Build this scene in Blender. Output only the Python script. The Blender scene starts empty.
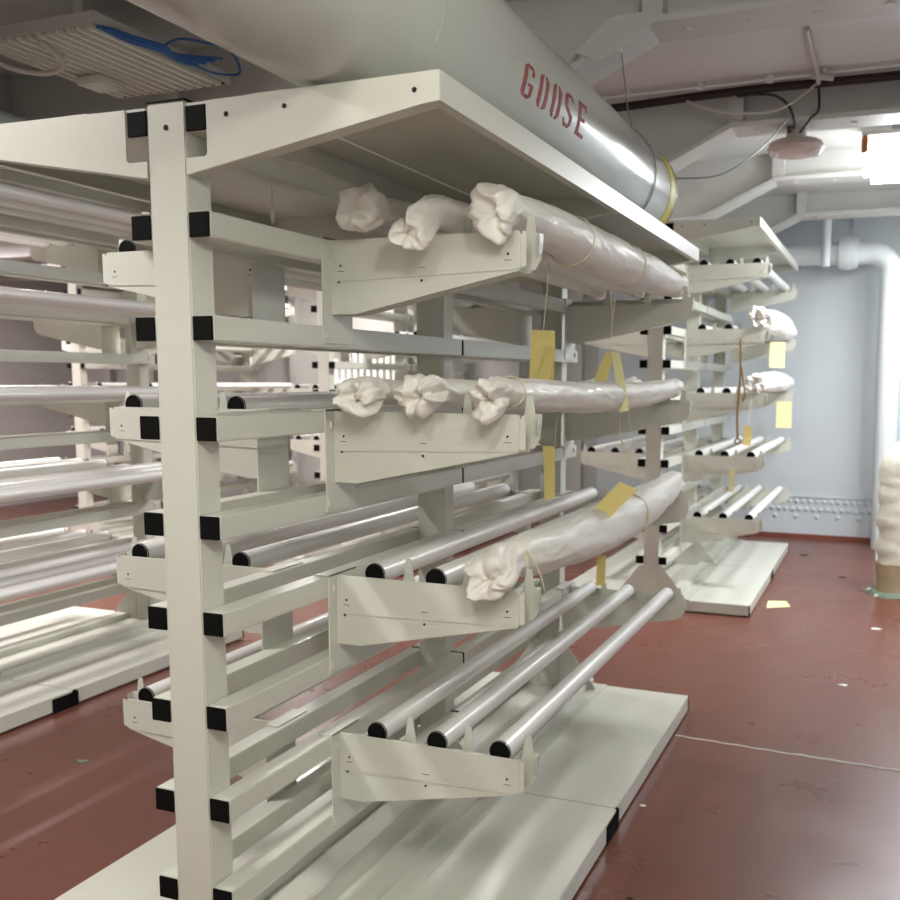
import bpy, bmesh, math, random
from mathutils import Vector, Matrix, noise
random.seed(7)
PI = math.pi
scn = bpy.context.scene
COL = scn.collection

# ------------------------------------------------------------------ materials
def mat(name, col, rough=.45, spec=.5, metal=0, bump=0, bscale=40, var=0, vscale=6, coat=0, emit=None, es=0, rvar=0, sheen=0, trans=0):
    m = bpy.data.materials.new(name); m.use_nodes = True
    nt = m.node_tree; b = nt.nodes['Principled BSDF']
    b.inputs['Base Color'].default_value = (*col, 1)
    b.inputs['Roughness'].default_value = rough
    b.inputs['Metallic'].default_value = metal
    b.inputs['Specular IOR Level'].default_value = spec
    b.inputs['Coat Weight'].default_value = coat
    b.inputs['Coat Roughness'].default_value = .12
    if sheen: b.inputs['Sheen Weight'].default_value = sheen
    if trans:
        b.inputs['Transmission Weight'].default_value = trans
    if emit:
        b.inputs['Emission Color'].default_value = (*emit, 1); b.inputs['Emission Strength'].default_value = es
    if var or bump or rvar:
        tc = nt.nodes.new('ShaderNodeTexCoord')
    if var:
        n = nt.nodes.new('ShaderNodeTexNoise'); n.inputs['Scale'].default_value = vscale; n.inputs['Detail'].default_value = 6
        nt.links.new(tc.outputs['Object'], n.inputs['Vector'])
        mx = nt.nodes.new('ShaderNodeMix'); mx.data_type = 'RGBA'
        mx.inputs['A'].default_value = (*[c*(1-var) for c in col], 1)
        mx.inputs['B'].default_value = (*[min(1, c*(1+var)) for c in col], 1)
        nt.links.new(n.outputs['Fac'], mx.inputs['Factor']); nt.links.new(mx.outputs['Result'], b.inputs['Base Color'])
    if rvar:
        n = nt.nodes.new('ShaderNodeTexNoise'); n.inputs['Scale'].default_value = 3; n.inputs['Detail'].default_value = 8
        nt.links.new(tc.outputs['Object'], n.inputs['Vector'])
        mr = nt.nodes.new('ShaderNodeMapRange'); mr.inputs['To Min'].default_value = rough-rvar; mr.inputs['To Max'].default_value = rough+rvar
        nt.links.new(n.outputs['Fac'], mr.inputs['Value']); nt.links.new(mr.outputs['Result'], b.inputs['Roughness'])
    if bump:
        n = nt.nodes.new('ShaderNodeTexNoise'); n.inputs['Scale'].default_value = bscale; n.inputs['Detail'].default_value = 4
        nt.links.new(tc.outputs['Object'], n.inputs['Vector'])
        bp = nt.nodes.new('ShaderNodeBump'); bp.inputs['Strength'].default_value = bump; bp.inputs['Distance'].default_value = .01
        nt.links.new(n.outputs['Fac'], bp.inputs['Height']); nt.links.new(bp.outputs['Normal'], b.inputs['Normal'])
    return m

M = dict(
    rack=mat('cream_paint', (.60,.60,.53), .38, .5, var=.03, vscale=4, coat=.15),
    tube=mat('white_tube', (.80,.79,.76), .38, .5, coat=.3),
    black=mat('black_plastic', (.006,.006,.006), .7, .06),
    hole=mat('dark_hole', (.02,.018,.015), .8, .2),
    floor=mat('red_floor', (.150,.052,.036), .30, .5, bump=.12, bscale=9, var=.14, vscale=1.6, rvar=.10),
    wall=mat('pale_blue_wall_paint', (.56,.60,.63), .5, .4, var=.04, vscale=2, bump=.03, bscale=6),
    wallp=mat('grey_wall_paint', (.48,.465,.44), .55, .4, var=.06, vscale=1.5),
    ceil=mat('ceiling_paint', (.62,.62,.60), .5, .4, bump=.08, bscale=5, var=.08, vscale=2.2),
    beam=mat('beam_paint', (.56,.55,.53), .5, .4, bump=.06, bscale=12, var=.06, vscale=3),
    duct=mat('grey_white_gloss_paint', (.46,.47,.43), .22, .5, var=.03, vscale=2, coat=.3),
    red=mat('red_stencil_paint', (.26,.018,.015), .6, .3, var=.35, vscale=60),
    yellow=mat('yellow_paint', (.62,.53,.05), .5, .4, var=.2, vscale=30),
    cloth=mat('white_wrapping', (.77,.74,.68), .55, .4, bump=.25, bscale=22, sheen=.15, coat=.08),
    plastic=mat('pale_green_plastic', (.50,.56,.52), .25, .5, coat=.4),
    brownpaper=mat('tan_cloth', (.45,.38,.30), .8, .2, bump=.3, bscale=30),
    tag=mat('yellow_card', (.74,.62,.24), .75, .2, var=.06, vscale=30),
    tagp=mat('pale_yellow_card', (.80,.74,.42), .75, .2, var=.05, vscale=30),
    string=mat('cream_string', (.68,.60,.42), .9, .1),
    cable=mat('dark_cable', (.025,.015,.015), .5, .4),
    cablew=mat('pale_cable', (.5,.47,.43), .5, .4),
    wire=mat('steel_wire', (.25,.25,.25), .4, .5, metal=.6),
    blue=mat('blue_cable', (.02,.10,.33), .45, .4),
    cord=mat('brown_cord', (.20,.12,.04), .7, .3),
    pipe=mat('white_pipe_paint', (.72,.76,.78), .35, .5, var=.03, vscale=5, bump=.05, bscale=10),
    lag=mat('lagging_cloth', (.70,.68,.60), .85, .2, var=.16, vscale=7, bump=.4, bscale=30),
    lagd=mat('soiled_lagging_cloth', (.42,.33,.22), .9, .2, var=.2, vscale=9, bump=.4, bscale=30),
    rust=mat('rusty_orange_metal', (.32,.11,.02), .7, .3, var=.4, vscale=30),
    lampw=mat('lamp_glass', (.9,.9,.85), .3, .5, emit=(.97,1,.98), es=9),
    tubelamp=mat('fluorescent_glow', (.9,.9,.9), .3, .5, emit=(1,.97,.99), es=9),
    pink=mat('pinkish_plastic', (.56,.45,.42), .5, .4, var=.05),
    bulb=mat('clear_bulb', (.85,.87,.87), .1, .6),
    paper=mat('white_paper', (.75,.74,.68), .8, .2),
    green=mat('green_grit', (.18,.24,.18), .8, .2, var=.5, vscale=60),
    skirt=mat('red_skirting', (.20,.06,.04), .45, .4, var=.1),
    foot=mat('grime_black', (.02,.018,.018), .6, .3),
)

# ------------------------------------------------------------------ mesh helpers
def box(bm, x0, x1, y0, y1, z0, z1):
    vs = [bm.verts.new(p) for p in ((x0,y0,z0),(x1,y0,z0),(x1,y1,z0),(x0,y1,z0),(x0,y0,z1),(x1,y0,z1),(x1,y1,z1),(x0,y1,z1))]
    for f in ((0,3,2,1),(4,5,6,7),(0,1,5,4),(1,2,6,5),(2,3,7,6),(3,0,4,7)):
        bm.faces.new([vs[i] for i in f])
def prism(bm, pts, axis, a, b):
    """polygon pts (2d) extruded along axis from a to b"""
    def P(p, t):
        return {'X': (t,p[0],p[1]), 'Y': (p[0],t,p[1]), 'Z': (p[0],p[1],t)}[axis]
    A = [bm.verts.new(P(p,a)) for p in pts]; B = [bm.verts.new(P(p,b)) for p in pts]
    bm.faces.new(A); bm.faces.new(B[::-1])
    n = len(pts)
    for i in range(n): bm.faces.new((A[i], B[i], B[(i+1)%n], A[(i+1)%n]))
def frame_for(d):
    d = d.normalized(); up = Vector((0,0,1)) if abs(d.z) < .9 else Vector((1,0,0))
    s = d.cross(up).normalized(); return s, s.cross(d).normalized()
def tube(bm, pts, rad, n=10, caps=True):
    pts = [Vector(p) for p in pts]; rings = []
    for i, p in enumerate(pts):
        d = (pts[min(i+1,len(pts)-1)] - pts[max(i-1,0)])
        if i == 0: s, u = frame_for(d)
        else:
            dn = d.normalized(); s = (s - dn*s.dot(dn)).normalized(); u = s.cross(dn).normalized()
        r = rad[i] if isinstance(rad, (list, tuple)) else rad
        rings.append([bm.verts.new(p + s*math.cos(2*PI*k/n)*r + u*math.sin(2*PI*k/n)*r) for k in range(n)])
    for a, b in zip(rings, rings[1:]):
        for k in range(n): bm.faces.new((a[k], a[(k+1)%n], b[(k+1)%n], b[k]))
    if caps: bm.faces.new(rings[0][::-1]); bm.faces.new(rings[-1])
def smooth_path(pts, sub=6):
    P = [Vector(p) for p in pts]; out = []
    for i in range(len(P)-1):
        p0 = P[max(i-1,0)]; p1 = P[i]; p2 = P[i+1]; p3 = P[min(i+2,len(P)-1)]
        for k in range(sub):
            t = k/sub
            out.append(.5*((2*p1)+(p2-p0)*t+(2*p0-5*p1+4*p2-p3)*t*t+(3*p1-p0-3*p2+p3)*t**3))
    out.append(P[-1]); return out
def mesh(name, bm, bevel=0, smooth=False, ang=35):
    bmesh.ops.recalc_face_normals(bm, faces=bm.faces)
    if bevel:
        es = [e for e in bm.edges if len(e.link_faces) == 2 and e.calc_face_angle(0) > .6]
        bmesh.ops.bevel(bm, geom=es, offset=bevel, segments=2, affect='EDGES', clamp_overlap=True)
    me = bpy.data.meshes.new(name); bm.to_mesh(me); bm.free()
    if smooth:
        for p in me.polygons: p.use_smooth = True
        me.set_sharp_from_angle(angle=math.radians(ang))
    return me
def obj(name, me, m=None, parent=None, loc=(0,0,0), rot=(0,0,0), scale=None):
    if isinstance(me, bmesh.types.BMesh): me = mesh(name, me)
    if m is not None and not me.materials: me.materials.append(m)
    o = bpy.data.objects.new(name, me); COL.objects.link(o)
    o.location = loc; o.rotation_euler = rot
    if scale: o.scale = scale
    if parent: o.parent = parent
    return o
def thing(name, label, cat, loc=(0,0,0), group=None):
    o = bpy.data.objects.new(name, None); COL.objects.link(o); o.location = loc; o.empty_display_size = .1
    o['label'] = label; o['category'] = cat
    if group: o['group'] = group
    return o
def tag(o, label, cat, group=None, kind=None):
    o['label'] = label; o['category'] = cat
    if group: o['group'] = group
    if kind: o['kind'] = kind
    return o
def struct(name, bm, m, bevel=0):
    o = obj(name, mesh(name, bm, bevel), m); o['kind'] = 'structure'; return o
def NB(): return bmesh.new()

# ------------------------------------------------------------------ rack
RW, PW, PD = .0625, .1165, .089          # rail size, post width, post depth
Z0 = .38                                  # lowest rail centre
L = 2.94
ARM_Y = (.527, 2.80)
_cache = {}
def shared(key, fn):
    if key not in _cache: _cache[key] = fn()
    return _cache[key]
def rail_mesh(ln):
    bm = NB(); box(bm, -RW/2, RW/2, .004, ln-.004, -RW/2, RW/2); return mesh('rail', bm, .003)
def cap_mesh():
    bm = NB(); box(bm, -RW/2+.0015, RW/2-.0015, 0, .006, -RW/2+.0015, RW/2-.0015); return mesh('end_cap', bm, .0015)
def post_mesh(h):
    bm = NB(); box(bm, -PW/2, PW/2, 0, PD, 0.09, h)
    me = mesh('post', bm, .004); return me
def gusset_mesh():
    bm = NB(); prism(bm, ((0,.34),(.03,.34),(.205,.11),(.205,.09),(0,.09)), 'Y', 0, .004)
    for (x,z) in ((.028,.30),(.165,.125)): prism(bm, [(x+.008*math.cos(a*PI/4), z+.008*math.sin(a*PI/4)) for a in range(8)], 'Y', -.004, .008)
    return mesh('gusset', bm)
def arm_mesh():
    # X from 0 at rail face to tip; top at z 0 ; open channel, Y 0 (outer plate) .. w (cradle plate)
    bm = NB(); w = .072; T = .605; H = .215; h = .108
    prism(bm, ((.0,0),(T-.01,0),(T,-.015),(T,-h+.012),(T-.012,-h),(.08,-H),(0,-H)), 'Y', 0, .003)
    prism(bm, ((.012,-.001),(T-.012,-.001),(T-.004,-.012),(T-.004,-h+.01),(T-.02,-h+.003),(.012,-.12)), 'Y', -.0035, 0)
    prism(bm, ((.0,-.027),(T,-.027),(T,-h),(.08,-H),(0,-H)), 'Y', w-.003, w)
    prism(bm, ((.08,-H),(T-.012,-h),(T-.012,-h+.003),(.08,-H+.003)), 'Y', .003, w-.003)
    nf = len(bm.faces)
    def d(x, z, r=.0037):
        prism(bm, [(x+r*math.cos(a*PI/5), z+r*math.sin(a*PI/5)) for a in range(10)], 'Y', -.0042, -.0036)
    for x, z in ((.035,-.075),(.028,-.122),(.30,-.125),(.565,-.062)): d(x, z)
    for x, z in ((.30,-.088),(.565,-.078),(.035,-.09)): prism(bm, ((x-.011,z),(x+.011,z),(x+.011,z-.0015),(x-.011,z-.0015)), 'Y', -.0042, -.0036)
    me = mesh('arm', bm); me.materials.append(M['rack']); me.materials.append(M['hole'])
    for i, pl_ in enumerate(me.polygons):
        if i >= nf: pl_.material_index = 1
    return me
def hook_mesh():
    bm = NB()
    box(bm, -.004, .0, -.045, .115, -.30, .006)           # plate lying on rails
    box(bm, -.05, .0, -.045, .115, .001, .005)            # hook over the rail
    box(bm, .0, .006, -.040, -.034, -.285, -.262); box(bm, .0, .006, -.022, -.016, -.05, -.03)
    return mesh('hook_plate', bm)
def tip_mesh():
    bm = NB(); T = .605
    # folded end flap at arm tip (open channel)
    prism(bm, ((0,.0),(.035,.0),(.035,-.02),(.03,-.07),(.012,-.10),(0,-.10)), 'Y', .069, .072)
    prism(bm, ((.032,-.004),(.035,-.004),(.035,-.03),(.032,-.06)), 'Y', .045, .069)
    prism(bm, ((0,-.002),(.012,-.004),(.012,-.095),(0,-.1)), 'Y', 0, .003)
    return mesh('end_flap', bm)
def tab_mesh():
    bm = NB(); prism(bm, ((-.022,-.030),(.022,-.030),(.016,.0),(.010,.040),(.0085,.052),(-.0085,.052),(-.010,.040),(-.016,.0)), 'Y', .0695, .0725)
    return mesh('stop_tab', bm)
def pinhole(bm, x, z, y=-.0045, r=.006):
    prism(bm, [(x+r*math.cos(a*PI/6), z+r*math.sin(a*PI/6)) for a in range(12)], 'Y', y, y+.0012)
def bracket_mesh(front=True):
    bm = NB(); h = PW/2; zt = .0  # relative to top rail centre
    pts = ((h+RW+.003,.036),(.743,.042),(.743,-.022),(.70,-.026),(h+.002,-.132),(h+.002,-.092),(h+RW-.004,-.092),(h+RW+.003,-.085))
    prism(bm, pts, 'Y', -.003, 0)
    prism(bm, ((h+.01,-.132),(.70,-.026),(.743,-.022),(.743,-.019),(.70,-.023),(h+.01,-.129)), 'Y', 0, .045)
    return mesh('shelf_bracket', bm)

def make_rack(name, label, ox, oy, levels, group=None, sides=(1,-1), base_side=(1,-1)):
    """levels: number of rail levels; rail k centre z = Z0+.25*(levels-1-k)"""
    r = thing(name, label, 'storage rack', (ox, oy, 0), group)
    zt = Z0 + .25*(levels-1)
    for y in (0, 1.41, 2.82):
        pm = shared(('post',levels), lambda: post_mesh(zt+.045))
        p = obj('post', pm, M['rack'], r, (0,y,0))
        bm = NB(); box(bm, -PW/2-.001, PW/2+.001, -.001, PD+.001, zt+.0452, zt+.049); obj('top_cap', bm, M['black'], p, (0,0,0))
        for s in (1,-1):
            g = obj('gusset', shared('gus', gusset_mesh), M['rack'], r, (s*PW/2, y+.0, 0), (0,0,0), (s,1,1))
    for k in range(levels):
        z = zt - .25*k
        for s in (1,-1):
            x = s*(PW/2+RW/2)
            for (y0, y1) in ((0,1.452),(1.459,2.908)):
                ra = obj('rail', shared(('rail',round(y1-y0,3)), lambda: rail_mesh(y1-y0)), M['rack'], r, (x,y0,z))
                obj('end_cap', shared('cap', cap_mesh), M['black'], ra, (0,-.0015,0))
                obj('end_cap', shared('cap', cap_mesh), M['black'], ra, (0,y1-y0-.0045,0))
    for k in range(1, levels, 2):
        z = zt - .25*k + RW/2
        for s in (1,-1):
            for y in ARM_Y:
                a = obj('arm', shared('arm', arm_mesh), M['rack'], r, (s*(PW/2+RW+.004), y, z), (0,0,0), (s,(1 if y < 1 else -1),1))
                obj('hook_plate', shared('hook', hook_mesh), M['rack'], a)
                obj('end_flap', shared('flap', tip_mesh), M['rack'], a, (.605,0,0))
                for tx in TABS: obj('stop_tab', shared('tab', tab_mesh), M['rack'], a, (tx-(PW/2+RW+.004), 0, 0))
    # top shelf
    for s in (1,-1):
        for j, y in enumerate((0, 1.44, 2.90)):
            b = obj('shelf_bracket', shared('brk', bracket_mesh), M['rack'], r, (0,y,zt), (0,0,0), (s,1,1))
            if j == 0 and s > 0:
                for x, z in ((.182,.0),(.346,.003),(.683,.005)):
                    bm = NB(); pinhole(bm, x, z); obj('screw_hole', bm, M['hole'], b)
        for (y0, y1) in ((0,1.49),(1.498,2.96)):
            bm = NB()
            box(bm, .25, .741, y0, y1, .032, .040); box(bm, .741, .744, y0, y1, -.022, .042); box(bm, .715, .741, y0, y1, -.022, -.019)
            box(bm, .064, .243, y0, y1, .030, .036)
            # longitudinal press folds under the pans
            for xf in (.28,.35,.42,.49,.56,.63) if ox < -3 and oy < 1 else (): box(bm, xf, xf+.04, y0+.05, y1-.05, .012, .032)
            obj('shelf_panel', mesh('shelf_panel', bm), M['rack'], r, (0,0,zt), (0,0,0), (s,1,1))
    # a centre strip between the pans
    bm = NB(); box(bm, -.018, .012, .10, 2.80, .028, .034)
    obj('centre_strip', bm, M['rack'], r, (0,0,zt))
    # platform
    for s in (1,-1):
        for i, (y0, y1) in enumerate(((.0,1.50),(1.508,2.93))):
            bm = NB(); X = .752 + (.004 if i == 0 else 0)
            box(bm, 0.0, X, y0, y1, .082, .09)
            box(bm, X-.004, X, y0, y1, .012, .082); box(bm, 0, X, y0, y0+.004, .012, .082); box(bm, 0, X, y1-.004, y1, .012, .082)
            box(bm, .02, X-.06, y0+.03, y1-.03, .0, .03)
            box(bm, .125, .225, y0, y1, .09, .125)
            box(bm, .225, .30, y0, y1, .09, .097)
            p = obj('platform_panel', mesh('platform_panel', bm, .0015), M['rack'], r, (0,0,0), (0,0,0), (s,1,1))
            bm = NB(); box(bm, X-.006, X+.0025, y0-.0015, y0+.012, .006, .0895); box(bm, X-.006, X+.0025, y1-.006, y1+.0015, .006, .0895)
            obj('corner_cap', bm, M['black'], p)
        bm = NB(); box(bm, .70, .7585, 1.36, 1.53, .004, .080)
        obj('joining_block', bm, M['black'], r, (0,0,0), (0,0,0), (s,1,1))
    # post cap plate
    return r
TUBE_X = (.246, .452, .658); TABS = (.335, .534, .728)

def make_tube_meshes():
    R = .033; ln = 2.235
    bm = NB(); tube(bm, [(0,0.004,0),(0,0.0,0)][::-1] + [(0,ln,0)], R, 28); me = mesh('storage_tube', bm, 0, True)
    bm = NB(); tube(bm, [(0,-.004,0),(0,-.0015,0),(0,.006,0)], [R-.004,R-.0005,R+.0008], 28); cm = mesh('end_cap', bm, 0, True)
    return me, cm, ln
TM, CM, TLN = make_tube_meshes()
TM.materials.append(M['tube']); CM.materials.append(M['black'])
def put_tube(x, y, z, label, group, zfar=0):
    o = bpy.data.objects.new('storage_tube', TM); COL.objects.link(o); o.location = (x,y,z)
    tag(o, label, 'tube', group)
    c = bpy.data.objects.new('end_cap', CM); COL.objects.link(c); c.parent = o
    c2 = bpy.data.objects.new('end_cap', CM); COL.objects.link(c2); c2.parent = o; c2.location = (0,TLN,0); c2.rotation_euler = (0,0,PI)
    return o

ORD = ['bottom', 'second lowest', 'third lowest', 'fourth lowest', 'fifth lowest']
def fill_rack(ox, oy, levels, rackname, grp, skip=(), jitter=.0):
    zt = Z0 + .25*(levels-1)
    narm = len(range(1, levels, 2))
    for i, k in enumerate(range(1, levels, 2)):
        z = zt - .25*k + RW/2
        lvl = narm-1-i
        oname = 'top' if lvl == narm-1 else ORD[lvl]
        for s in (1,-1):
            for j, tx in enumerate(TUBE_X):
                if (k, s, j) in skip: continue
                side = 'right' if s > 0 else 'left'
                pos = ('inner', 'middle', 'outer')[j]
                dy = random.uniform(-jitter, jitter)
                put_tube(ox + s*tx, oy + .546+dy, z + .0075,
                         f'{pos} white tube, {oname} {side}-side arms, {rackname}', grp)

# the near rack
make_rack('storage_rack', 'nearest cream rack, its tall post and white base in the foreground', 0, 0, 9)
fill_rack(0, 0, 9, 'nearest rack', 'tubes on the nearest rack',
          skip={(1,1,0),(1,1,1),(1,1,2),(3,1,0),(3,1,1),(3,1,2),(5,1,2)})
make_rack('storage_rack', 'tall cream rack at right, close to the blue-grey end wall', .018, 5.10, 11)
fill_rack(.018, 5.10, 11, 'rack by end wall', 'tubes on the rack by the end wall', skip={(3,1,2),(5,1,2)})
make_rack('storage_rack', 'tall cream rack at the left edge beyond the red aisle', -3.1, .3, 11)
fill_rack(-3.1, .3, 11, 'rack at left edge', 'tubes on the rack at the left edge')
make_rack('storage_rack', 'brightly lit cream rack seen through the gaps behind the foreground post', -3.1, 5.42, 11)
fill_rack(-3.1, 5.42, 11, 'brightly lit far rack', 'tubes on the brightly lit far rack')
make_rack('storage_rack', 'farthest cream rack, at the far left behind the left rack', -6.2, 5.6, 11)
fill_rack(-6.2, 5.6, 11, 'farthest left rack', 'tubes on the farthest rack')

# hole in top of near post
bm = NB(); pinhole(bm, 0, 2.365, -.0012, .007)
# (kept as a part of the near rack)
near = [o for o in COL.objects if o.name == 'storage_rack'][0]
o = obj('screw_hole', bm, M['hole'], near)
bm = NB(); tube(bm, [(-.128,.6,2.405),(-.128,.6,2.30),(-.128,.6,2.29)], .003, 6); tube(bm, [(-.128,.6,2.29),(-.128,.6,2.275),(-.128,.6,2.245),(-.128,.6,2.235)], [.003,.007,.007,.003], 8)
tag(obj('hanging_pull', mesh('hanging_pull', bm, 0, True), M['paper']), 'tiny white hanging pull below the top shelf beside the foreground post', 'pull')

# a short length of tube lying on the near rack base
bm = NB(); tube(bm, [(0,0,0),(0,.34,0)], .021, 16)
# ------------------------------------------------------------------ wrapped rolls
def roll_mesh(y0, y1, r_end, r_mid, seed, sag=.03, droop=.03, flare=1.15, fl=.09, squash=1.0, wild=1.0):
    """wrapped bundle along Y; the near end is a gathered, crumpled sack mouth"""
    bm = NB(); n = 96; sd = seed*7.31; ys = y0-fl
    R0 = r_end; rr_ = random.Random(seed*13+1); mx, mz = rr_.uniform(-.32,.32)*R0, rr_.uniform(-.35,.05)*R0; lobes = [(rr_.uniform(0,2*PI), rr_.uniform(.18,.42), rr_.uniform(.35,.7)) for _ in range(3)]; el = rr_.uniform(0, PI)
    def ridge(v): return 1-2*abs(noise.noise(v))
    prof = []          # (y, r, axial normal, crumple amplitude)
    for i in range(10):                     # hollow of the mouth -> rim
        t = i/9; prof.append((ys+.030*(1-t)**1.5-.002, R0*flare*(.02+.66*t), -1, .012))
    for i in range(1, 9):                   # rounded lip
        a = i/8*PI/2; prof.append((ys-.002+.030*(1-math.cos(a)), R0*flare*(.68+.32*math.sin(a)), -math.cos(a), .012))
    for i in range(1, 17):                  # bulge down to the neck
        t = i/16; w = .5-.5*math.cos(PI*t); prof.append((ys+.03+(fl+.02)*t, R0*(flare*(1-w)+.90*w), 0, .011*(1-t)+.003))
    yb = ys+.03+fl+.02; N = 90
    for i in range(1, N+1):
        t = i/N; e = math.sin(PI*min(1, t))**.9 if 0 < t < 1 else 0
        q_ = max(0, 1-t*12); far = max(0, (t-.93)/.07)
        prof.append((yb+(y1-yb)*t, (R0*(1-e)+r_mid*e)*(1-.10*q_), 0, .0022+.005*far))
    for i in range(1, 7):
        a = i/6*PI/2; prof.append((y1+.03*math.sin(a), R0*max(.03, math.cos(a)), math.sin(a), .008))
    rings = []
    for (y, r, ax, amp) in prof:
        t = min(1, max(0, (y-yb)/(y1-yb))); e = math.sin(PI*t)**.9 if 0 < t < 1 else 0
        dz = -sag*e - droop*max(0, 1-(y-ys)/(fl+.03))**1.3
        dx = .006*noise.noise(Vector((y*6, sd, 0)))
        ring = []
        for k in range(n):
            a = 2*PI*k/n; c, s_ = math.cos(a), math.sin(a)
            lump = 1+.10*noise.noise(Vector((c*1.1, y*2.2, s_*1.1+sd)))+.05*noise.noise(Vector((c*2.2, y*5, s_*2.2+sd)))
            if amp > .006: lump += .22*wild*(amp/.012)*noise.noise(Vector((c*.9+3, y*8, s_*.9+sd)))
            z_end = max(0, 1-(y-ys)/(fl*.9)) if t == 0 else 0
            for la, lh, lw in lobes:
                da = math.atan2(math.sin(a-la), math.cos(a-la)); lump += lh*z_end*math.exp(-(da/lw)**2)*(r/R0)*.8
            inner = max(0, 1-r/(R0*flare)) if ax < 0 else 0
            st = 1+.8*inner*math.cos(2*(a-el))
            px_, pz_ = c*r*lump*st+mx*inner, s_*r*lump*st+mz*inner
            yr = .030*z_end*noise.noise(Vector((c*1.3+sd, s_*1.3, 1.7)))*(1-inner*.6)
            w3 = Vector((px_*15, y*7, pz_*15+sd)); wp = Vector((noise.noise(w3*.6), noise.noise(w3*.6+Vector((7,1,3))), noise.noise(w3*.6+Vector((2,9,5)))))*1.1
            d = amp*(1-.5*inner)*wild*(ridge(w3+wp)*1.0 + .42*ridge(w3*2.4+wp*1.5) - .55)*1.5
            ra = math.sqrt(max(0, 1-ax*ax))
            ring.append(bm.verts.new((px_+c*d*ra+dx, y+yr+ax*d*1.3, (pz_+s_*d*ra)*squash+dz)))
        rings.append(ring)
    for a, b in zip(rings, rings[1:]):
        for k in range(n): bm.faces.new((a[k], a[(k+1)%n], b[(k+1)%n], b[k]))
    bm.faces.new(rings[0][::-1]); bm.faces.new(rings[-1])
    return mesh('wrapped_roll', bm, 0, True, 75)
def ring_string(x, y, z, r, parent, squash=1, m='string', th=.0022):
    bm = NB(); pts = [(x+math.cos(a*PI/12)*r, y+.01*math.sin(a*PI/12), z+math.sin(a*PI/12)*r*squash) for a in range(25)]
    tube(bm, pts, th, 6); return obj('string', mesh('string', bm, 0, True), M[m], parent)
def card(name, corners, m, parent, th=.0008, label=None):
    """thin card through 4 corners, with a small curl"""
    c = [Vector(p) for p in corners]; n = (c[1]-c[0]).cross(c[3]-c[0]).normalized()
    bm = NB(); N = 5; g = {}
    for side in (0,1):
        for i in range(N+1):
            for j in range(N+1):
                u, v = i/N, j/N
                p = c[0].lerp(c[1],u).lerp(c[3].lerp(c[2],u),v) + n*(math.sin(v*PI)*.004+ (th if side else 0))
                g[side,i,j] = bm.verts.new(p)
    for side in (0,1):
        for i in range(N):
            for j in range(N): bm.faces.new((g[side,i,j],g[side,i+1,j],g[side,i+1,j+1],g[side,i,j+1]))
    for i in range(N):
        for a,b,cc,d in (((i,0),(i+1,0),0,0),((i,N),(i+1,N),0,0),((0,i),(0,i+1),0,0),((N,i),(N,i+1),0,0)):
            bm.faces.new((g[0,a[0],a[1]],g[0,b[0],b[1]],g[1,b[0],b[1]],g[1,a[0],a[1]]))
    return obj(name, bm, M[m], parent)
def string(pts, parent, m='string', th=.0017, sub=5):
    bm = NB(); tube(bm, smooth_path(pts, sub), th, 6); return obj('string', mesh('string', bm, 0, True), M[m], parent)

def roll(x, z, label, group, m='cloth', rot=0, **kw):
    me = roll_mesh(**kw); o = obj('wrapped_roll', me, M[m], None, (x,0,z)); tag(o, label, 'wrapped roll', group); return o
G1 = 'white wrapped rolls on the nearest rack'
a1 = roll(.262, 2.236, 'white wrapped roll under the top shelf of the nearest rack, innermost, blunt end', G1, y0=.54, y1=2.85, r_end=.055, r_mid=.056, seed=3, droop=.004, flare=1.02, fl=.10, sag=.0)
a2 = roll(.455, 2.230, 'middle white roll under the top shelf, its drooping end hanging over the arm', G1, y0=.53, y1=2.85, r_end=.053, r_mid=.060, seed=5, droop=.085, flare=.86, fl=.14, sag=.0)
a3 = roll(.662, 2.230, 'outer white roll under the top shelf, long glossy side facing the aisle', G1, y0=.56, y1=2.86, r_end=.053, r_mid=.078, seed=8, droop=.032, flare=1.05, fl=.11, sag=.010)
b1 = roll(.252, 1.722, 'innermost white roll of the three at eye level, floppy open end', G1, y0=.53, y1=2.82, r_end=.044, r_mid=.046, seed=12, droop=.022, flare=1.1, fl=.10, squash=.85, wild=1.2)
b2 = roll(.452, 1.722, 'middle white roll of the three at eye level, gathered pleated end', G1, y0=.53, y1=2.82, r_end=.046, r_mid=.050, seed=15, droop=.018, flare=1.12, fl=.10, squash=.9, wild=1.2)
b3 = roll(.655, 1.722, 'outer white roll of the three at eye level, curled end, aisle side', G1, y0=.53, y1=2.85, r_end=.047, r_mid=.062, seed=19, droop=.018, flare=1.08, fl=.10, sag=.03, squash=.9, wild=1.2)
c3 = roll(.660, 1.234, 'fat white roll above the three bare tubes, crumpled end tied with string', G1, y0=.55, y1=2.84, r_end=.058, r_mid=.088, seed=23, droop=.03, flare=1.0, fl=.11, sag=.05)
ring_string(0, .63, 0.0, .052, c3); ring_string(0, 1.95, -.045, .091, c3, m='string', th=.0045); ring_string(0, .62, 0, .05, b3, .9)
string([(.045,.63,.03),(.06,.62,.02),(.085,.63,-.03),(.095,.66,-.10)], c3, th=.0022)
string([(.045,.63,.03),(.055,.62,-.02),(.06,.60,-.08),(.062,.60,-.12)], c3, th=.0022)
ring_string(0, 1.15, -.01, .082, a3); ring_string(0, 1.85, -.01, .083, a3); ring_string(0, 2.72, 0, .06, a3)

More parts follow.
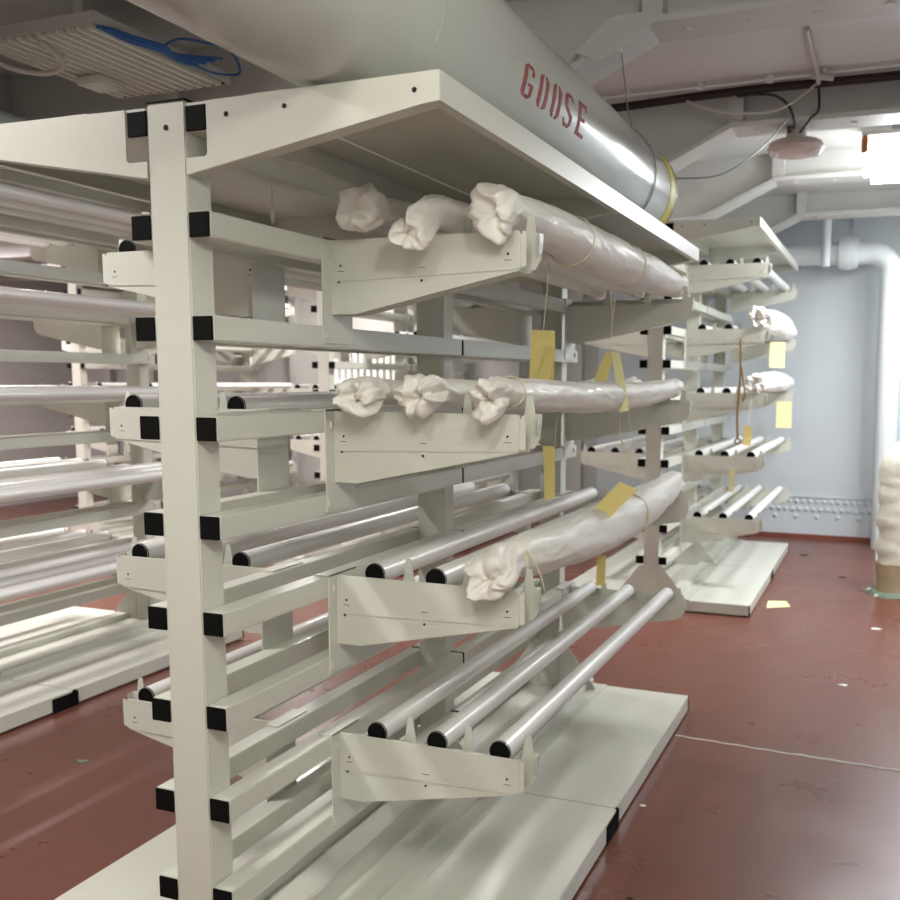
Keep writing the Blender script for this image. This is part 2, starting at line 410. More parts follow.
# tags on the top rolls
def at(x, y, z, o): return (x-o.location.x, y, z-o.location.z)
string([at(.585,1.15,2.15,a3), at(.575,1.15,2.03,a3), at(.558,1.17,1.93,a3)], a3)
card('paper_tag', [at(.500,1.2,1.932,a3), at(.590,1.2,1.926,a3), at(.585,1.2,1.752,a3), at(.495,1.2,1.752,a3)], 'tag', a3)
card('paper_tag', [at(.560,1.19,1.868,a3), at(.598,1.18,1.862,a3), at(.575,1.18,1.756,a3), at(.522,1.19,1.75,a3)], 'tag', a3)
string([at(.66,1.72,2.10,a3), at(.65,1.71,2.0,a3), at(.648,1.7,1.93,a3), at(.645,1.7,1.87,a3)], a3)
string([at(.63,1.74,2.10,a3), at(.645,1.72,2.0,a3), at(.645,1.71,1.87,a3)], a3)
card('paper_tag', [at(.628,1.70,1.868,a3), at(.655,1.74,1.868,a3), at(.612,1.76,1.74,a3), at(.575,1.70,1.735,a3)], 'tag', a3)
card('paper_tag', [at(.648,1.70,1.868,a3), at(.690,1.68,1.862,a3), at(.735,1.66,1.64,a3), at(.698,1.66,1.632,a3)], 'tagp', a3)
# tags below the eye-level rolls
string([at(.60,1.25,1.66,b2), at(.59,1.22,1.60,b2), at(.592,1.2,1.53,b2)], b2)
card('paper_tag', [at(.565,1.15,1.53,b2), at(.610,1.15,1.53,b2), at(.610,1.15,1.35,b2), at(.570,1.16,1.34,b2)], 'tag', b2)
string([at(.66,1.80,1.62,b3), at(.665,1.80,1.53,b3), at(.70,1.79,1.45,b3), at(.695,1.79,1.38,b3)], b3, th=.003)
string([at(.67,1.9,1.62,b3), at(.69,1.9,1.5,b3), at(.70,1.9,1.36,b3), at(.67,1.85,1.27,b3)], b3, th=.0012)
# tags on the low roll
card('paper_tag', [at(0.630,1.443,1.241,c3), at(0.708,1.443,1.227,c3), at(0.809,1.538,1.346,c3), at(0.738,1.538,1.373,c3)], 'tag', c3)
card('paper_tag', [at(.665,1.48,1.10,c3), at(.705,1.47,1.10,c3), at(.705,1.46,.985,c3), at(.668,1.47,.98,c3)], 'tag', c3)

# rolls of the rack by the end wall
G2 = 'white wrapped rolls on the rack by the end wall'
e1 = roll(.70, 2.245, 'upper lumpy white roll at right against the blue-grey end wall', G2, y0=5.78, y1=8.05, r_end=.070, r_mid=.105, seed=31, droop=.0, flare=1.1, fl=.16, sag=-.02)
e2 = roll(.70, 1.74, 'lower lumpy white roll at right with brownish open end', G2, y0=5.74, y1=7.95, r_end=.062, r_mid=.088, seed=35, droop=.0, flare=1.1, fl=.12, sag=-.012)
card('paper_tag', [at(.67,6.70,2.10,e1), at(.80,6.72,2.10,e1), at(.80,6.72,1.875,e1), at(.67,6.70,1.875,e1)], 'tagp', e1)
string([at(.72,6.70,2.19,e1), at(.735,6.70,2.10,e1)], e1)
card('paper_tag', [at(.69,7.20,1.57,e2), at(.83,7.22,1.57,e2), at(.83,7.22,1.32,e2), at(.69,7.20,1.32,e2)], 'tagp', e2)
string([at(.76,7.2,1.66,e2), at(.785,7.2,1.56,e2)], e2)
card('paper_tag', [at(.635,5.50,1.41,e2), at(.70,5.52,1.41,e2), at(.69,5.52,1.26,e2), at(.63,5.50,1.26,e2)], 'tag', e2)
string([at(.67,5.63,1.66,e2), at(.665,5.52,1.41,e2)], e2)
card('paper_tag', [at(.52,5.60,1.06,e2), at(.565,5.60,1.06,e2), at(.555,5.60,.88,e2), at(.515,5.60,.88,e2)], 'tagp', e2)
string([at(.60,5.62,1.68,e2), at(.56,5.61,1.3,e2), at(.545,5.60,1.06,e2)], e2, th=.001)
bm = NB(); tube(bm, smooth_path([(0.580,5.57,2.08),(0.587,5.57,1.9),(0.583,5.57,1.7),(0.573,5.57,1.5),(0.577,5.57,1.36),(0.580,5.57,1.30)],5), .009, 8)
tube(bm, smooth_path([(0.595,5.57,1.86),(0.610,5.57,1.75),(0.625,5.57,1.66),(0.615,5.57,1.60)],5), .006, 8)
tube(bm, [((.58)+.022*math.cos(a*PI/8),5.57,1.285+.022*math.sin(a*PI/8)) for a in range(17)], .006, 6)
cd = obj('brown_rope', mesh('brown_rope', bm, 0, True), M['cord']); tag(cd, 'brown rope with dark ring hanging from an arm of the right rack', 'rope')

roll(-2.62, 3.015, 'pale plastic-wrapped bundle on top of the rack at the left edge', None, m='plastic', y0=.7, y1=2.3, r_end=.075, r_mid=.088, seed=41, droop=.0, flare=1.0, fl=.08, sag=.0)
# ------------------------------------------------------------------ cylinder GOOSE
CX, CZ, CR = .43, 2.667, .238
CY0, CY1 = -.60, 2.73
cyl = thing('stored_cylinder', 'long grey-white cylinder stencilled GOOSE lying on the nearest top shelf', 'cylinder', (CX, CY0, CZ))
bm = NB(); tube(bm, [(0,0,0),(0,.02,0),(0,CY1-CY0-.02,0),(0,CY1-CY0,0)], [CR-.012,CR,CR,CR-.004], 96)
# raised seam near the start of the text and weld lines
obj('shell', mesh('shell', bm, 0, True), M['duct'], cyl)
bm = NB(); tube(bm, [(0,.19-CY0,0),(0,.195-CY0,0)], CR+.0008, 96); obj('weld_seam', mesh('weld_seam', bm, 0, True), M['duct'], cyl)
bm = NB(); tube(bm, [(0,CY1-CY0-.055,0),(0,CY1-CY0-.005,0)], CR+.002, 96, False)
bm2 = NB(); tube(bm2, [(0,0,0),(0,.11,0)], CR+.002, 96, True); bm.free()
obj('yellow_band', mesh('yellow_band', bm2, 0, True), M['yellow'], cyl, (0,CY1-CY0-.11,0))
bm = NB(); tube(bm, [(0,0,0),(0,.008,0)], CR+.005, 96, True); obj('end_rim', mesh('end_rim', bm, 0, True), M['wire'], cyl, (0,CY1-CY0,0))
# GOOSE, stencil letters bent round the shell; u along Y, v up round the shell (degrees)
def stencil(polys, y0, w, a0, a1, name='letter'):
    bm = NB()
    for poly in polys:
        # poly: list of (u,v) quads in 0..1, subdivided in v
        (u0,v0),(u1,v1),(u2,v2),(u3,v3) = poly
        N = 6; prev = None
        for i in range(N+1):
            t = i/N
            ua, va = u0+(u3-u0)*t, v0+(v3-v0)*t; ub, vb = u1+(u2-u1)*t, v1+(v2-v1)*t
            row = []
            for (uu, vv) in ((ua,va),(ub,vb)):
                for rr in (CR+.0004, CR+.0014):
                    th = math.radians(a0+(a1-a0)*vv)
                    row.append(bm.verts.new((rr*math.cos(th), y0+w*uu-CY0, rr*math.sin(th))))
            if prev:
                bm.faces.new((prev[1],prev[3],row[3],row[1])); bm.faces.new((prev[0],row[0],row[2],prev[2]))
                bm.faces.new((prev[0],prev[1],row[1],row[0])); bm.faces.new((prev[2],row[2],row[3],prev[3]))
            else: bm.faces.new(row[:2]+row[2:][::-1])
            prev = row
        bm.faces.new((prev[0],prev[2],prev[3],prev[1]))
    return obj(name, bm, M['red'], cyl)
def R4(u0,u1,v0,v1): return ((u0,v0),(u1,v0),(u1,v1),(u0,v1))
sw = .33
Gp = [R4(0,sw,.10,.90), ((sw*.2,.90),(sw,.90),(.45,1.0),(.25,1.0)), R4(.45,.75,.89,1), ((.75,.89),(1,.80),(.98,.9),(.75,1)), R4(.74,1,.72,.82), ((0.02,.10),(sw,.10),(.45,0),(.25,0)), R4(.45,.75,0,.11), ((.74,0),(1,.12),(1,.46),(.74,.46)), R4(.52,1,.38,.47)]
Op = [R4(0,sw,.12,.88), R4(1-sw,1,.12,.88), ((.02,.88),(sw,.88),(.42,1),(.25,1)), ((1-sw,.88),(.98,.88),(.75,1),(.58,1)), ((.02,.12),(sw,.12),(.42,0),(.25,0)), ((1-sw,.12),(.98,.12),(.75,0),(.58,0))]
Sp = [R4(0,sw,.60,.88), ((.02,.88),(sw,.88),(.42,1),(.25,1)), R4(.40,.72,.89,1), ((.72,.89),(1,.78),(.97,.9),(.72,1)), ((.0,.62),(sw,.62),(1,.36),(.74,.30)), ((.02,.62),(.2,.5),(.85,.28),(1,.40)), R4(.74,1,.12,.40), ((.74,.12),(.98,.12),(.75,0),(.55,0)), R4(.28,.58,0,.11), ((.0,.22),(.2,.22),(.3,.11),(.28,0))]
Ep = [R4(0,sw,.0,1), R4(sw+.05,1,.89,1), R4(sw+.05,.8,.45,.56), R4(sw+.05,1,0,.11), R4(.8,1,.80,.9)]
ys = [.705, .83, .948, 1.062, 1.20]; ws = [.078,.078,.078,.082,.085]
for P_, y_, w_ in zip((Gp,Op,Op,Sp,Ep), ys, ws): stencil(P_, y_, w_, -23+1.5*(y_-.705)/.5, -1.5+6*(y_-.705)/.5)

# hanging wire round the cylinder up to the ceiling bracket
WY = 2.30
hw = thing('suspension_wire', 'thin wire looped round the cylinder and hung from a ceiling bracket', 'wire', (CX, WY, CZ))
bm = NB()
pts = [(.07,.0,.56),(.105,.0,.30)] + [((CR+.004)*math.cos(math.radians(a)), 0, (CR+.004)*math.sin(math.radians(a))) for a in range(58,-75,-6)]
tube(bm, pts, .0028, 6); obj('wire_loop', mesh('wire_loop', bm, 0, True), M['wire'], hw)
bm = NB(); tube(bm, [(.07,0,.53),(.07,0,.60)], .009, 8); box(bm, .05,.09,-.02,.02,.56,.60)
obj('turnbuckle', mesh('turnbuckle', bm, 0, True), M['bulb'], hw)
bm = NB(); tube(bm, smooth_path([(.665,2.735,2.73),(.85,2.95,2.78),(1.0,3.3,2.98),(1.06,3.9,3.27)],8), .004, 6)
tag(obj('thin_cable', mesh('thin_cable', bm, 0, True), M['wire']), 'thin dark cable sagging from the cylinder end up to the ceiling beam', 'cable')

# ------------------------------------------------------------------ room shell
XL, XR, YN, YF, ZC = -9.6, 3.0, -3.6, 9.0, 3.52
bm = NB(); box(bm, XL, XR, YN, YF, -.1, 0); struct('floor', bm, M['floor'])
bm = NB(); box(bm, XL, XR, YN, YF, ZC, ZC+.1); struct('ceiling', bm, M['ceil'])
bm = NB(); box(bm, XL-.1, -1.6, YF, YF+.1, 0, ZC); struct('wall_far_left', bm, M['wallp'])
bm = NB(); box(bm, -1.6, XR+.1, YF, YF+.1, 0, ZC); struct('wall_far', bm, M['wall'])
bm = NB(); box(bm, XL-.1, XR+.1, YN-.1, YN, 0, ZC); struct('wall_near', bm, M['ceil'])
bm = NB(); box(bm, XL-.1, XL, YN, YF, 0, ZC); struct('wall_left', bm, M['wallp'])
bm = NB(); box(bm, XR, XR+.1, YN, YF, 0, ZC); struct('wall_right', bm, M['wall'])
bm = NB(); box(bm, -1.6, XR, YF-.03, YF, 0, .05); struct('baseboard_far', bm, M['skirt'])
# riveted strip along the foot of the far wall
bm = NB(); box(bm, -1.6, XR, YF-.016, YF, .05, .47); box(bm, -1.6, XR, YF-.03, YF-.016, .465, .475)
for i in range(60):
    x = -1.5 + i*.075
    for zz, dx in ((.42,0),(.33,.037),(.25,.0)):
        if zz == .25 and i % 3: continue
        c = Vector((x+dx, YF-.016, zz)); tube(bm, [c+Vector((0,.0,0)), c+Vector((0,-.012,0)), c+Vector((0,-.02,0))], [.027,.024,.010], 8)
struct('trim_1', bm, M['wall'])
# upper riveted frames on the far wall
bm = NB()
for x0, x1 in ((-.45,-.30),(1.22,1.50),(2.2,2.35)): box(bm, x0, x1, YF-.03, YF, 3.0, ZC)
for x in (.45,.55,.95,1.05,1.26,1.46):
    for zz in (3.1,3.25,3.4): tube(bm, [(x,YF-.03 if x>1.2 else YF,zz),(x,YF-.045 if x>1.2 else YF-.015,zz)], .016, 8)
struct('trim_2', bm, M['wall'])
# vertical hull frames on the left part of the far wall
for i, x in enumerate((-9.0,-8.2,-7.4,-6.6,-5.8,-5.0,-4.2,-3.4,-2.6,-1.8)):
    bm = NB(); box(bm, x-.006, x+.006, YF-.16, YF, 0, ZC); box(bm, x-.05, x+.05, YF-.17, YF-.158, 0, ZC)
    struct('trim_%d' % (3+i), bm, M['wallp'])
# floor weld bead
bm = NB(); pts = []
for i in range(60):
    x = .76+i*.038; pts.append((x, 2.575-.055*(x-.76)/1.0+.004*math.sin(i*1.7), -.001+.0022*noise.noise(Vector((i*.7,0,0)))+ (.002 if x > 1.35 else -.0005)))
tube(bm, pts, .0055, 8); struct('trim_20', bm, M['paper'])

# ceiling beams: flange + web + stiffeners, with a dropped knee on the left
def beam(y, xk, n, spread=.26):
    bm = NB(); zf = 3.30; x2 = xk-.55; z2 = 3.30-.26
    prism(bm, ((xk,zf),(XR,zf),(XR,zf+.03),(xk,zf+.03)), 'Y', y, y+spread)
    prism(bm, ((x2,z2),(xk,zf),(xk,zf+.03),(x2,z2+.03)), 'Y', y, y+spread)
    prism(bm, ((XL,z2),(x2,z2),(x2,z2+.03),(XL,z2+.03)), 'Y', y, y+spread)
    prism(bm, ((x2,z2+.03),(xk,zf+.03),(XR,zf+.03),(XR,ZC),(XL,ZC),(XL,z2+.03)), 'Y', y+spread/2-.008, y+spread/2+.008)
    for x in [xk+.02+1.02*i for i in range(3)] + [xk-1.3*i for i in range(1,8)]:
        zz = zf if x > xk-.1 else z2
        box(bm, x-.045, x+.045, y+.02, y+spread/2, zz+.03, ZC)
    for i in range(9):
        x = xk+.15+i*.28; tube(bm, [(x,y+spread/2,zf-.006),(x,y+spread/2,zf+.002)], .02, 8)
    struct('trim_%d' % n, bm, M['beam'])
beam(.35, .58, 31); beam(2.28, .62, 32); beam(4.12, .70, 33); beam(5.80, .77, 34, .22); beam(7.5, .80, 35); beam(-1.6, .58, 36)
# ceiling bracket for the wire
bm = NB(); prism(bm, ((.30,3.21),(.46,3.34),(.66,3.34),(.66,3.30),(.56,3.22),(.40,3.16)), 'Y', 2.262, 2.27)
tag(obj('ceiling_bracket', bm, M['beam']), 'small pale triangular bracket on the ceiling beam holding the wire', 'bracket')

# ------------------------------------------------------------------ cables and fittings on the ceiling
bm = NB()
for dz, dy in ((0,0),(.014,.012),(-.012,.014)):
    tube(bm, smooth_path([(-1.2,4.0+dy,3.40+dz),(0,4.0+dy,3.452+dz),(.8,4.0+dy,3.478+dz),(1.7,4.0+dy,3.475+dz),(2.95,4.0+dy,3.48+dz)],6), .013, 8)
tag(obj('cable_bundle', mesh('cable_bundle', bm, 0, True), M['cable']), 'thick dark cable bundle running across under the ceiling', 'cable')
bm = NB(); tube(bm, [(-1.2,3.90,3.478),(2.95,3.90,3.508)], .008, 8)
for x in (.1,.55,.95,1.25): tube(bm, [(x,3.90,3.519),(x,3.90,3.475)], .02, 8)
tag(obj('conduit_pipe', mesh('conduit_pipe', bm, 0, True), M['pipe']), 'thin pale conduit pipe with round clips beside the dark cable bundle', 'pipe')
bm = NB(); tube(bm, smooth_path([(1.21,3.2,3.51),(1.21,3.6,3.50),(1.22,3.85,3.47),(1.22,3.9,3.44)],5), .013, 8); tube(bm, [(1.19,3.86,3.48),(1.30,3.90,3.47)], .022, 8)
tag(obj('cable_gland', mesh('cable_gland', bm, 0, True), M['cablew']), 'short pale cable duct dropping to the dark bundle above the detector', 'duct')
bm = NB()
tube(bm, smooth_path([(.75,3.98,3.44),(.95,3.98,3.43),(1.05,4.0,3.36),(1.08,4.1,3.27),(1.03,4.2,3.29),(1.04,4.28,3.26)],6), .008, 8)
tube(bm, smooth_path([(1.215,3.98,3.46),(1.22,4.0,3.33),(1.17,4.1,3.31),(1.10,4.24,3.27),(1.05,4.28,3.25)],6), .008, 8)
tag(obj('detector_cable', mesh('detector_cable', bm, 0, True), M['cable']), 'pair of dark cables drooping from the bundle into the round detector', 'cable')
bm = NB(); tube(bm, smooth_path([(.45,3.97,3.44),(.65,3.97,3.36),(.9,3.97,3.33),(1.05,3.97,3.36),(1.2,3.97,3.46)],6), .007, 8)
tag(obj('pale_cable', mesh('pale_cable', bm, 0, True), M['cablew']), 'slack pale grey cable swagging below the dark ceiling bundle', 'cable')
DX, DY, DZ = 1.068, 4.30, 3.185
det = thing('ceiling_detector', 'pinkish round-edged detector hanging from the ceiling with a glass bulb', 'detector', (DX,DY,DZ))
bm = NB(); tube(bm, [(0,0,-.045),(0,0,-.03),(0,0,.0),(0,0,.03),(0,0,.042)], [.10,.155,.172,.16,.14], 28)
obj('body', mesh('body', bm, 0, True), M['pink'], det)
bm = NB(); tube(bm, [(0,0,.045),(0,0,.12)], .062, 16); box(bm, -.012,.012,-.012,.012,.12,.40); obj('mount', mesh('mount', bm, 0, True), M['cablew'], det)
bm = NB(); bmesh.ops.create_uvsphere(bm, u_segments=16, v_segments=10, radius=.035); obj('glass_bulb', mesh('glass_bulb', bm, 0, True), M['bulb'], det, (.12,-.05,-.035))
bm = NB(); bmesh.ops.create_uvsphere(bm, u_segments=16, v_segments=10, radius=.03); obj('glass_bulb', mesh('glass_bulb', bm, 0, True), M['bulb'], det, (-.12,-.06,-.03))

# lamps
def rbox_mesh(sx, sy, sz, b):
    bm = NB(); box(bm, -sx/2, sx/2, -sy/2, sy/2, -sz/2, sz/2)
    bmesh.ops.bevel(bm, geom=list(bm.edges), offset=b, segments=4, affect='EDGES'); return mesh('lamp', bm, 0, True)
bl = thing('bulkhead_lamp', 'glowing bulkhead ceiling lamp at the right edge with rusty orange corner', 'lamp', (1.64,5.25,3.31))
obj('glass', rbox_mesh(.40,.26,.28,.05), M['lampw'], bl, (0,0,-.03))
bm = NB(); box(bm, -.22,.22,-.15,.15,.0,.03); obj('housing', mesh('housing', bm, .006), M['beam'], bl, (0,0,.11))
bm = NB(); box(bm, -.03,.03,-.03,.03,.14,.21); obj('mount', bm, M['beam'], bl)
bm = NB(); box(bm, -.216,-.175,-.158,-.12,.0,.11); obj('rusty_corner', mesh('rusty_corner', bm, .006), M['rust'], bl)
def area(name, loc, size, power, col, rot=(0,0,0), sy=None, shape='RECTANGLE', spread=PI):
    l = bpy.data.lights.new(name, 'AREA'); l.energy = power; l.color = col; l.shape = shape; l.size = size; l.size_y = sy or size; l.spread = spread
    o = bpy.data.objects.new(name, l); COL.objects.link(o); o.location = loc; o.rotation_euler = rot; return o
def ceiling_lamp(x, y, z, lx, ly, power, col, label):
    t = thing('ceiling_lamp', label, 'lamp', (x,y,z), 'ceiling lamps')
    bm = NB(); box(bm, -lx/2,lx/2,-ly/2,ly/2,.03,.07); box(bm, -.03,.03,-.03,.03,.07,3.52-z); obj('housing', mesh('housing', bm, .004), M['beam'], t)
    bm = NB(); box(bm, -lx/2+.02,lx/2-.02,-ly/2+.02,ly/2-.02,-.02,.03); obj('diffuser', mesh('diffuser', bm, .01), M['tubelamp'], t)
    a = area('lamp_light', (x,y,z-.03), lx, power, col, (0,0,0), ly)
COOL = (.94,.98,1.0); NEUT = (1,.97,.96)
ceiling_lamp(1.15,-1.9,3.2,.3,1.0, 32, (1,.985,.86), 'ceiling lamp above and behind the camera position')
ceiling_lamp(-1.6,-.6,3.3,.2,1.0, 72, NEUT, 'ceiling lamp over the aisle between nearest and left racks')
ceiling_lamp(-1.5,5.6,3.3,.2,1.0, 85, NEUT, 'ceiling lamp over the far part of the middle aisle')
ceiling_lamp(-4.65,3.6,3.22,.2,1.2, 190, (1,.96,.95), 'ceiling lamp beyond the left rack')
ceiling_lamp(-4.65,7.6,3.22,.2,1.2, 110, (1,.96,.95), 'ceiling lamp near the far wall at left')
ceiling_lamp(-7.9,4.5,3.22,.2,1.2, 230, (1,.92,.93), 'ceiling lamp farthest to the left')
area('bulkhead_light', (1.66,5.35,3.17), .4, 75, (.93,.97,1), (0,0,0), .26)
pl = bpy.data.lights.new('bulkhead_point','POINT'); pl.energy = 22; pl.color = (.93,.97,1); pl.shadow_soft_size = .12
po = bpy.data.objects.new('bulkhead_point', pl); COL.objects.link(po); po.location = (1.66,5.35,3.05)
ceiling_lamp(2.3,7.6,3.22,.2,.8, 48, COOL, 'added unseen ceiling lamp by the end wall above the pipe')  # added lamp out of view, brightens aisle side of the end wall rack
ceiling_lamp(2.6,5.7,3.22,.2,1.0, 72, COOL, 'added unseen ceiling lamp over the right aisle beside the end wall rack')  # second added lamp out of view, lights that rack from the right

fl_ = area('front_fill_light', (-.2,-3.3,2.3), 1.0, 7, (1,.985,.93), (math.radians(80),0,math.radians(-6)), .6)  # added soft fill from behind the camera, no fixture
pl = bpy.data.lights.new('aisle_lamp_light','POINT'); pl.energy = 95; pl.color = (1,.99,.90); pl.shadow_soft_size = .18
po = bpy.data.objects.new('aisle_lamp_light', pl); COL.objects.link(po); po.location = (2.4,-1.9,3.0)
# ------------------------------------------------------------------ ribbed panel, conduit, blue cable at upper left
rp = thing('ribbed_ceiling_panel', 'pale ribbed panel with slotted edge hanging at the upper left', 'panel', (-1.76,1.68,3.2))
bm = NB(); box(bm, -.33,.33,-.45,.42,0,.05)
obj('tray', mesh('tray', bm, .004), M['beam'], rp)
for i in range(12):
    x = -.303+i*.055; bm = NB(); box(bm, -.017,.017,-.45,.36,-.022,.0); obj('rib', mesh('rib', bm, .006), M['rack'], rp, (x,0,0))
bm = NB()
for i in range(12): box(bm, -.322+i*.055, -.29+i*.055, .37, .395, -.004, .001)
obj('slot_row', bm, M['hole'], rp)
bm = NB(); tube(bm, smooth_path([(-.35,-.42,-.03),(-.30,-.30,-.07),(-.18,-.22,-.08),(-.05,-.25,-.06),(.0,-.42,-.02)],6), .012, 8); obj('cable_loop', mesh('cable_loop', bm, 0, True), M['cablew'], rp)
bm = NB(); tube(bm, [(.11,-.31,.05),(.11,-.31,.32)], .022, 12); obj('hanger', mesh('hanger', bm, 0, True), M['rack'], rp)
bm = NB(); box(bm, -.05,.11,-.1,.06,-.06,-.02); obj('junction_box', mesh('junction_box', bm, .01), M['rack'], rp, (-.2,.1,0))
bm = NB(); tube(bm, [(-1.62,1.02,3.30),(-.90,1.30,3.33)], .02, 10)
tag(obj('conduit_pipe', mesh('conduit_pipe', bm, 0, True), M['pipe']), 'short white conduit under the ceiling beside the ribbed panel', 'pipe')
bm = NB()
for d in range(4):
    tube(bm, smooth_path([(-1.42+d*.004,1.24+.02*d,3.185+d*.003),(-1.415+d*.012,1.40,3.18+.01*(d%2)),(-1.34+d*.01,1.5,3.165+d*.004),(-1.345,1.62,3.16+d*.008),(-1.335+.006*d,1.74+.05*d,3.17+d*.025)],6), .008, 6)
tube(bm, smooth_path([(-1.34,1.50,3.17),(-1.33,1.6,3.24),(-1.33,1.75,3.28),(-1.32,1.95,3.30),(-1.32,2.02,3.22),(-1.33,1.85,3.17),(-1.34,1.7,3.17)],6), .006, 6)
tag(obj('blue_cable', mesh('blue_cable', bm, 0, True), M['blue']), 'tangled bright blue cable beside the ribbed ceiling panel', 'cable')
bm = NB(); box(bm, -1.02,-.96,2.2,2.24,3.0,3.52); tag(obj('hanger_bar', bm, M['beam']), 'pale upright hanger bar between the ceiling and nearest top shelf', 'bar')

# ------------------------------------------------------------------ pipes at the right
bm = NB()
pts = [(-1.4,8.62,3.08),(.6,8.62,3.08),(1.1,8.62,3.08),(1.38,8.62,3.075)] 
for a in range(0, 91, 15): pts.append((1.42+.22*math.sin(math.radians(a)), 8.62, 2.86+.215*math.cos(math.radians(a))))
pts += [(1.645,8.62,2.4),(1.66,8.62,1.2),(1.67,8.62,.0)]
tube(bm, pts, .112, 24); pipe = thing('white_pipe', 'thick white pipe along the end wall with elbow turning down', 'pipe', (0,0,0))
obj('pipe_run', mesh('pipe_run', bm, 0, True), M['pipe'], pipe)
bm = NB(); tube(bm, [(1.10,8.62,3.08),(1.12,8.62,3.08),(1.21,8.62,3.08),(1.30,8.62,3.08),(1.32,8.62,3.08)], [.10,.155,.172,.155,.10], 24); obj('coupling', mesh('coupling', bm, 0, True), M['pipe'], pipe)
bm = NB(); tube(bm, [(1.0,8.40,3.51),(1.0,8.40,2.93)], .045, 14); tag(obj('vertical_pipe', mesh('vertical_pipe', bm, 0, True), M['pipe']), 'slim white vertical pipe dropping from the ceiling beside the coupling', 'pipe')
lp = thing('lagged_pipe', 'bulky cream lagged pipe at the right edge standing on the floor', 'pipe', (1.78,6.35,0))
bm = NB(); N = 26; pts = []; rad = []
for i in range(N):
    t = i/(N-1); z = .25+.75*t; pts.append((.008*math.sin(i*.9), 0, z)); rad.append(.135+.02*t+.003*math.sin(i*1.7)+.003*math.sin(i*.6))
pts += [(.02,0,1.06),(.08,0,1.12),(.22,0,1.16),(.6,0,1.17),(1.12,0,1.17)]; rad += [.18,.18,.17,.16,.16]
tube(bm, pts, rad, 28); obj('lagging', mesh('lagging', bm, 0, True, 60), M['lag'], lp)
bm = NB(); tube(bm, [(0,0,.03),(0,0,.1),(.0,0,.27)], [.14,.135,.15], 24); obj('soiled_foot', mesh('soiled_foot', bm, 0, True), M['lagd'], lp)
bm = NB(); tube(bm, [(0,0,0),(0,0,.03)], [.19,.17], 20); obj('foot_rim', mesh('foot_rim', bm), M['green'], lp)
bm = NB(); box(bm, 1.62,1.71,7.85,7.90,0.0,1.0); tag(obj('upright_panel', mesh('upright_panel', bm, .004), M['pipe']), 'narrow white upright panel standing beside the lagged pipe', 'panel')

# radiator-like grille far at left, on the wall
rd = thing('slatted_grille', 'white slatted grille on the far wall seen between the racks', 'grille', (-4.7,8.78,1.7))
bm = NB(); box(bm, -.6,.6,-.03,.03,.42,.47); box(bm, -.6,.6,-.03,.03,.0,.05); obj('frame', bm, M['tube'], rd)
for i in range(13):
    bm = NB(); box(bm, -.025,.025,-.03,.03,.05,.42); obj('slat', bm, M['tube'], rd, (-.57+i*.095,0,0))

# ------------------------------------------------------------------ things on the floor
def scrap(x, y, s, label, m='paper', rz=0, col='scrap'):
    bm = NB(); pts = []
    for i in range(6):
        a = i*PI/3; pts.append((x+s*math.cos(a+rz)*random.uniform(.6,1.1), y+s*.7*math.sin(a+rz)*random.uniform(.6,1.1)))
    prism(bm, pts, 'Z', .0006, .003)
    for v in bm.verts: v.co.z += .006*abs(noise.noise(v.co*30)) if v.co.z > .001 else 0
    tag(obj('floor_scrap', bm, M[m]), label, 'scrap', 'scraps on the red floor')
scrap(1.66,5.11,.045,'white scrap on the red floor in the right aisle, biggest one')
scrap(1.51,3.70,.035,'curled pinkish scrap on the floor before the weld bead')
scrap(.80,1.75,.014,'tiny pale chip on the floor beside the nearest white base')
scrap(.93,1.04,.012,'tiny dark chip at the bottom edge of the floor', 'foot')
scrap(.93,7.9,.05,'dark chip on the floor near the end wall', 'foot')
scrap(1.35,6.9,.04,'small dark chip on the floor midway to the lagged pipe', 'foot')
scrap(-1.72,1.25,.03,'greenish scrap on the floor of the left aisle', 'green')
bm = NB(); prism(bm, ((.86,5.45),(1.03,5.56),(.98,5.74),(.84,5.70)), 'Z', .001, .004)
tag(obj('fallen_tag', bm, M['tagp']), 'yellow paper tag lying on the floor against the right rack base', 'tag')
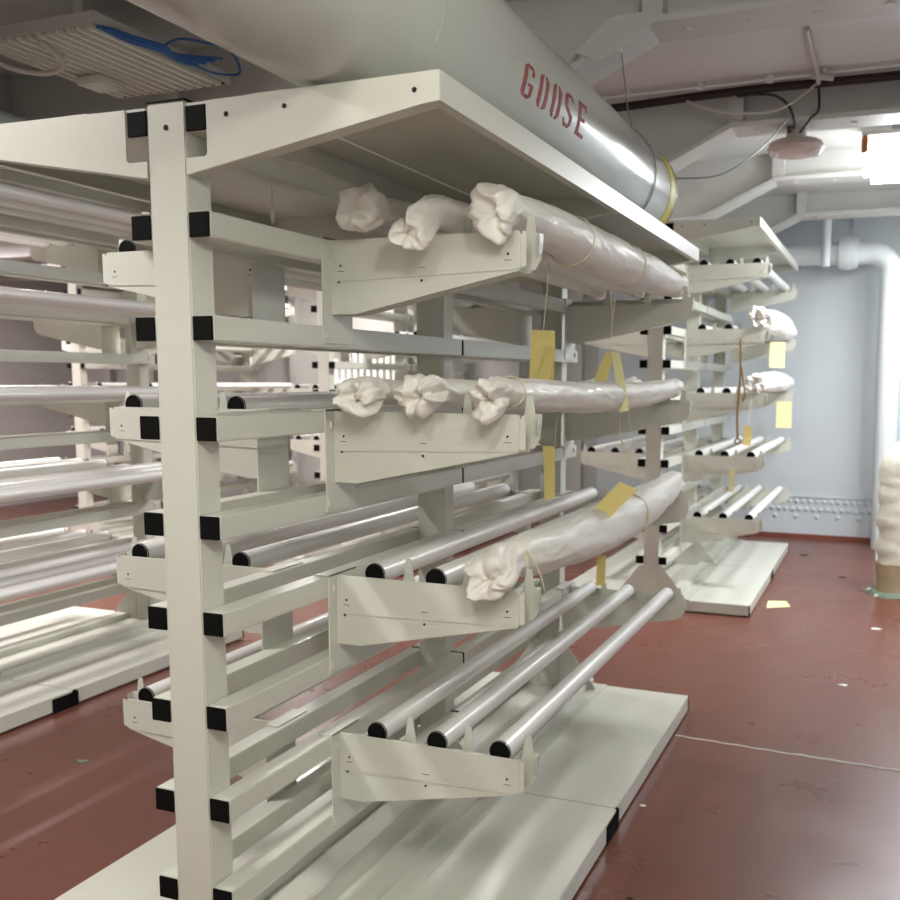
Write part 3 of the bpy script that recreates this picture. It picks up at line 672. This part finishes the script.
for i in range(14):
    a = i*2*PI/14; r_ = .20+random.uniform(0,.05); s = random.uniform(.012,.026)
    bm = NB(); bmesh.ops.create_icosphere(bm, subdivisions=1, radius=s)
    for v in bm.verts: v.co *= random.uniform(.7,1.2); v.co.z = max(-s*.5, v.co.z*.6)
    o = obj('rubble_chip', bm, M['green' if i%3 else 'paper'], None, (1.78+r_*math.cos(a), 6.35+r_*math.sin(a), s*.5))
    tag(o, 'small crumbled chip at the foot of the lagged pipe', 'chip', 'chips round the lagged pipe')

# ------------------------------------------------------------------ camera
q = dict(cx=1.6845, cy=-1.9159, cz=2.38-.6226, yaw=.3619, pitch=.1152, roll=.0052, f=942.5771, px=531.2047, py=488.8743)
cy, sy = math.cos(q['yaw']), math.sin(q['yaw'])
f = Vector((-sy*math.cos(q['pitch']), cy*math.cos(q['pitch']), -math.sin(q['pitch'])))
r = Vector((cy, sy, 0)); u = r.cross(f)
r2 = r*math.cos(q['roll'])+u*math.sin(q['roll']); u2 = -r*math.sin(q['roll'])+u*math.cos(q['roll'])
cam = bpy.data.cameras.new('camera'); co = bpy.data.objects.new('camera', cam); COL.objects.link(co)
mt = Matrix(((r2.x,u2.x,-f.x,q['cx']),(r2.y,u2.y,-f.y,q['cy']),(r2.z,u2.z,-f.z,q['cz']),(0,0,0,1)))
co.matrix_world = mt
cam.sensor_width = 36; cam.lens = q['f']/900*36
cam.shift_x = (450-q['px'])/900; cam.shift_y = (q['py']-450)/900
cam.clip_start = .02
cam.dof.use_dof = True; cam.dof.focus_distance = 2.75; cam.dof.aperture_fstop = 4.0
scn.camera = co

# ------------------------------------------------------------------ world and view
w = bpy.data.worlds.new('world'); scn.world = w; w.use_nodes = True
w.node_tree.nodes['Background'].inputs[0].default_value = (.9,.93,1,1); w.node_tree.nodes['Background'].inputs[1].default_value = .3
scn.view_settings.view_transform = 'Standard'; scn.view_settings.look = 'None'
scn.view_settings.exposure = .04; scn.view_settings.gamma = 1
scn.cycles.max_bounces = 8; scn.cycles.diffuse_bounces = 5
scn.cycles.sample_clamp_indirect = 4
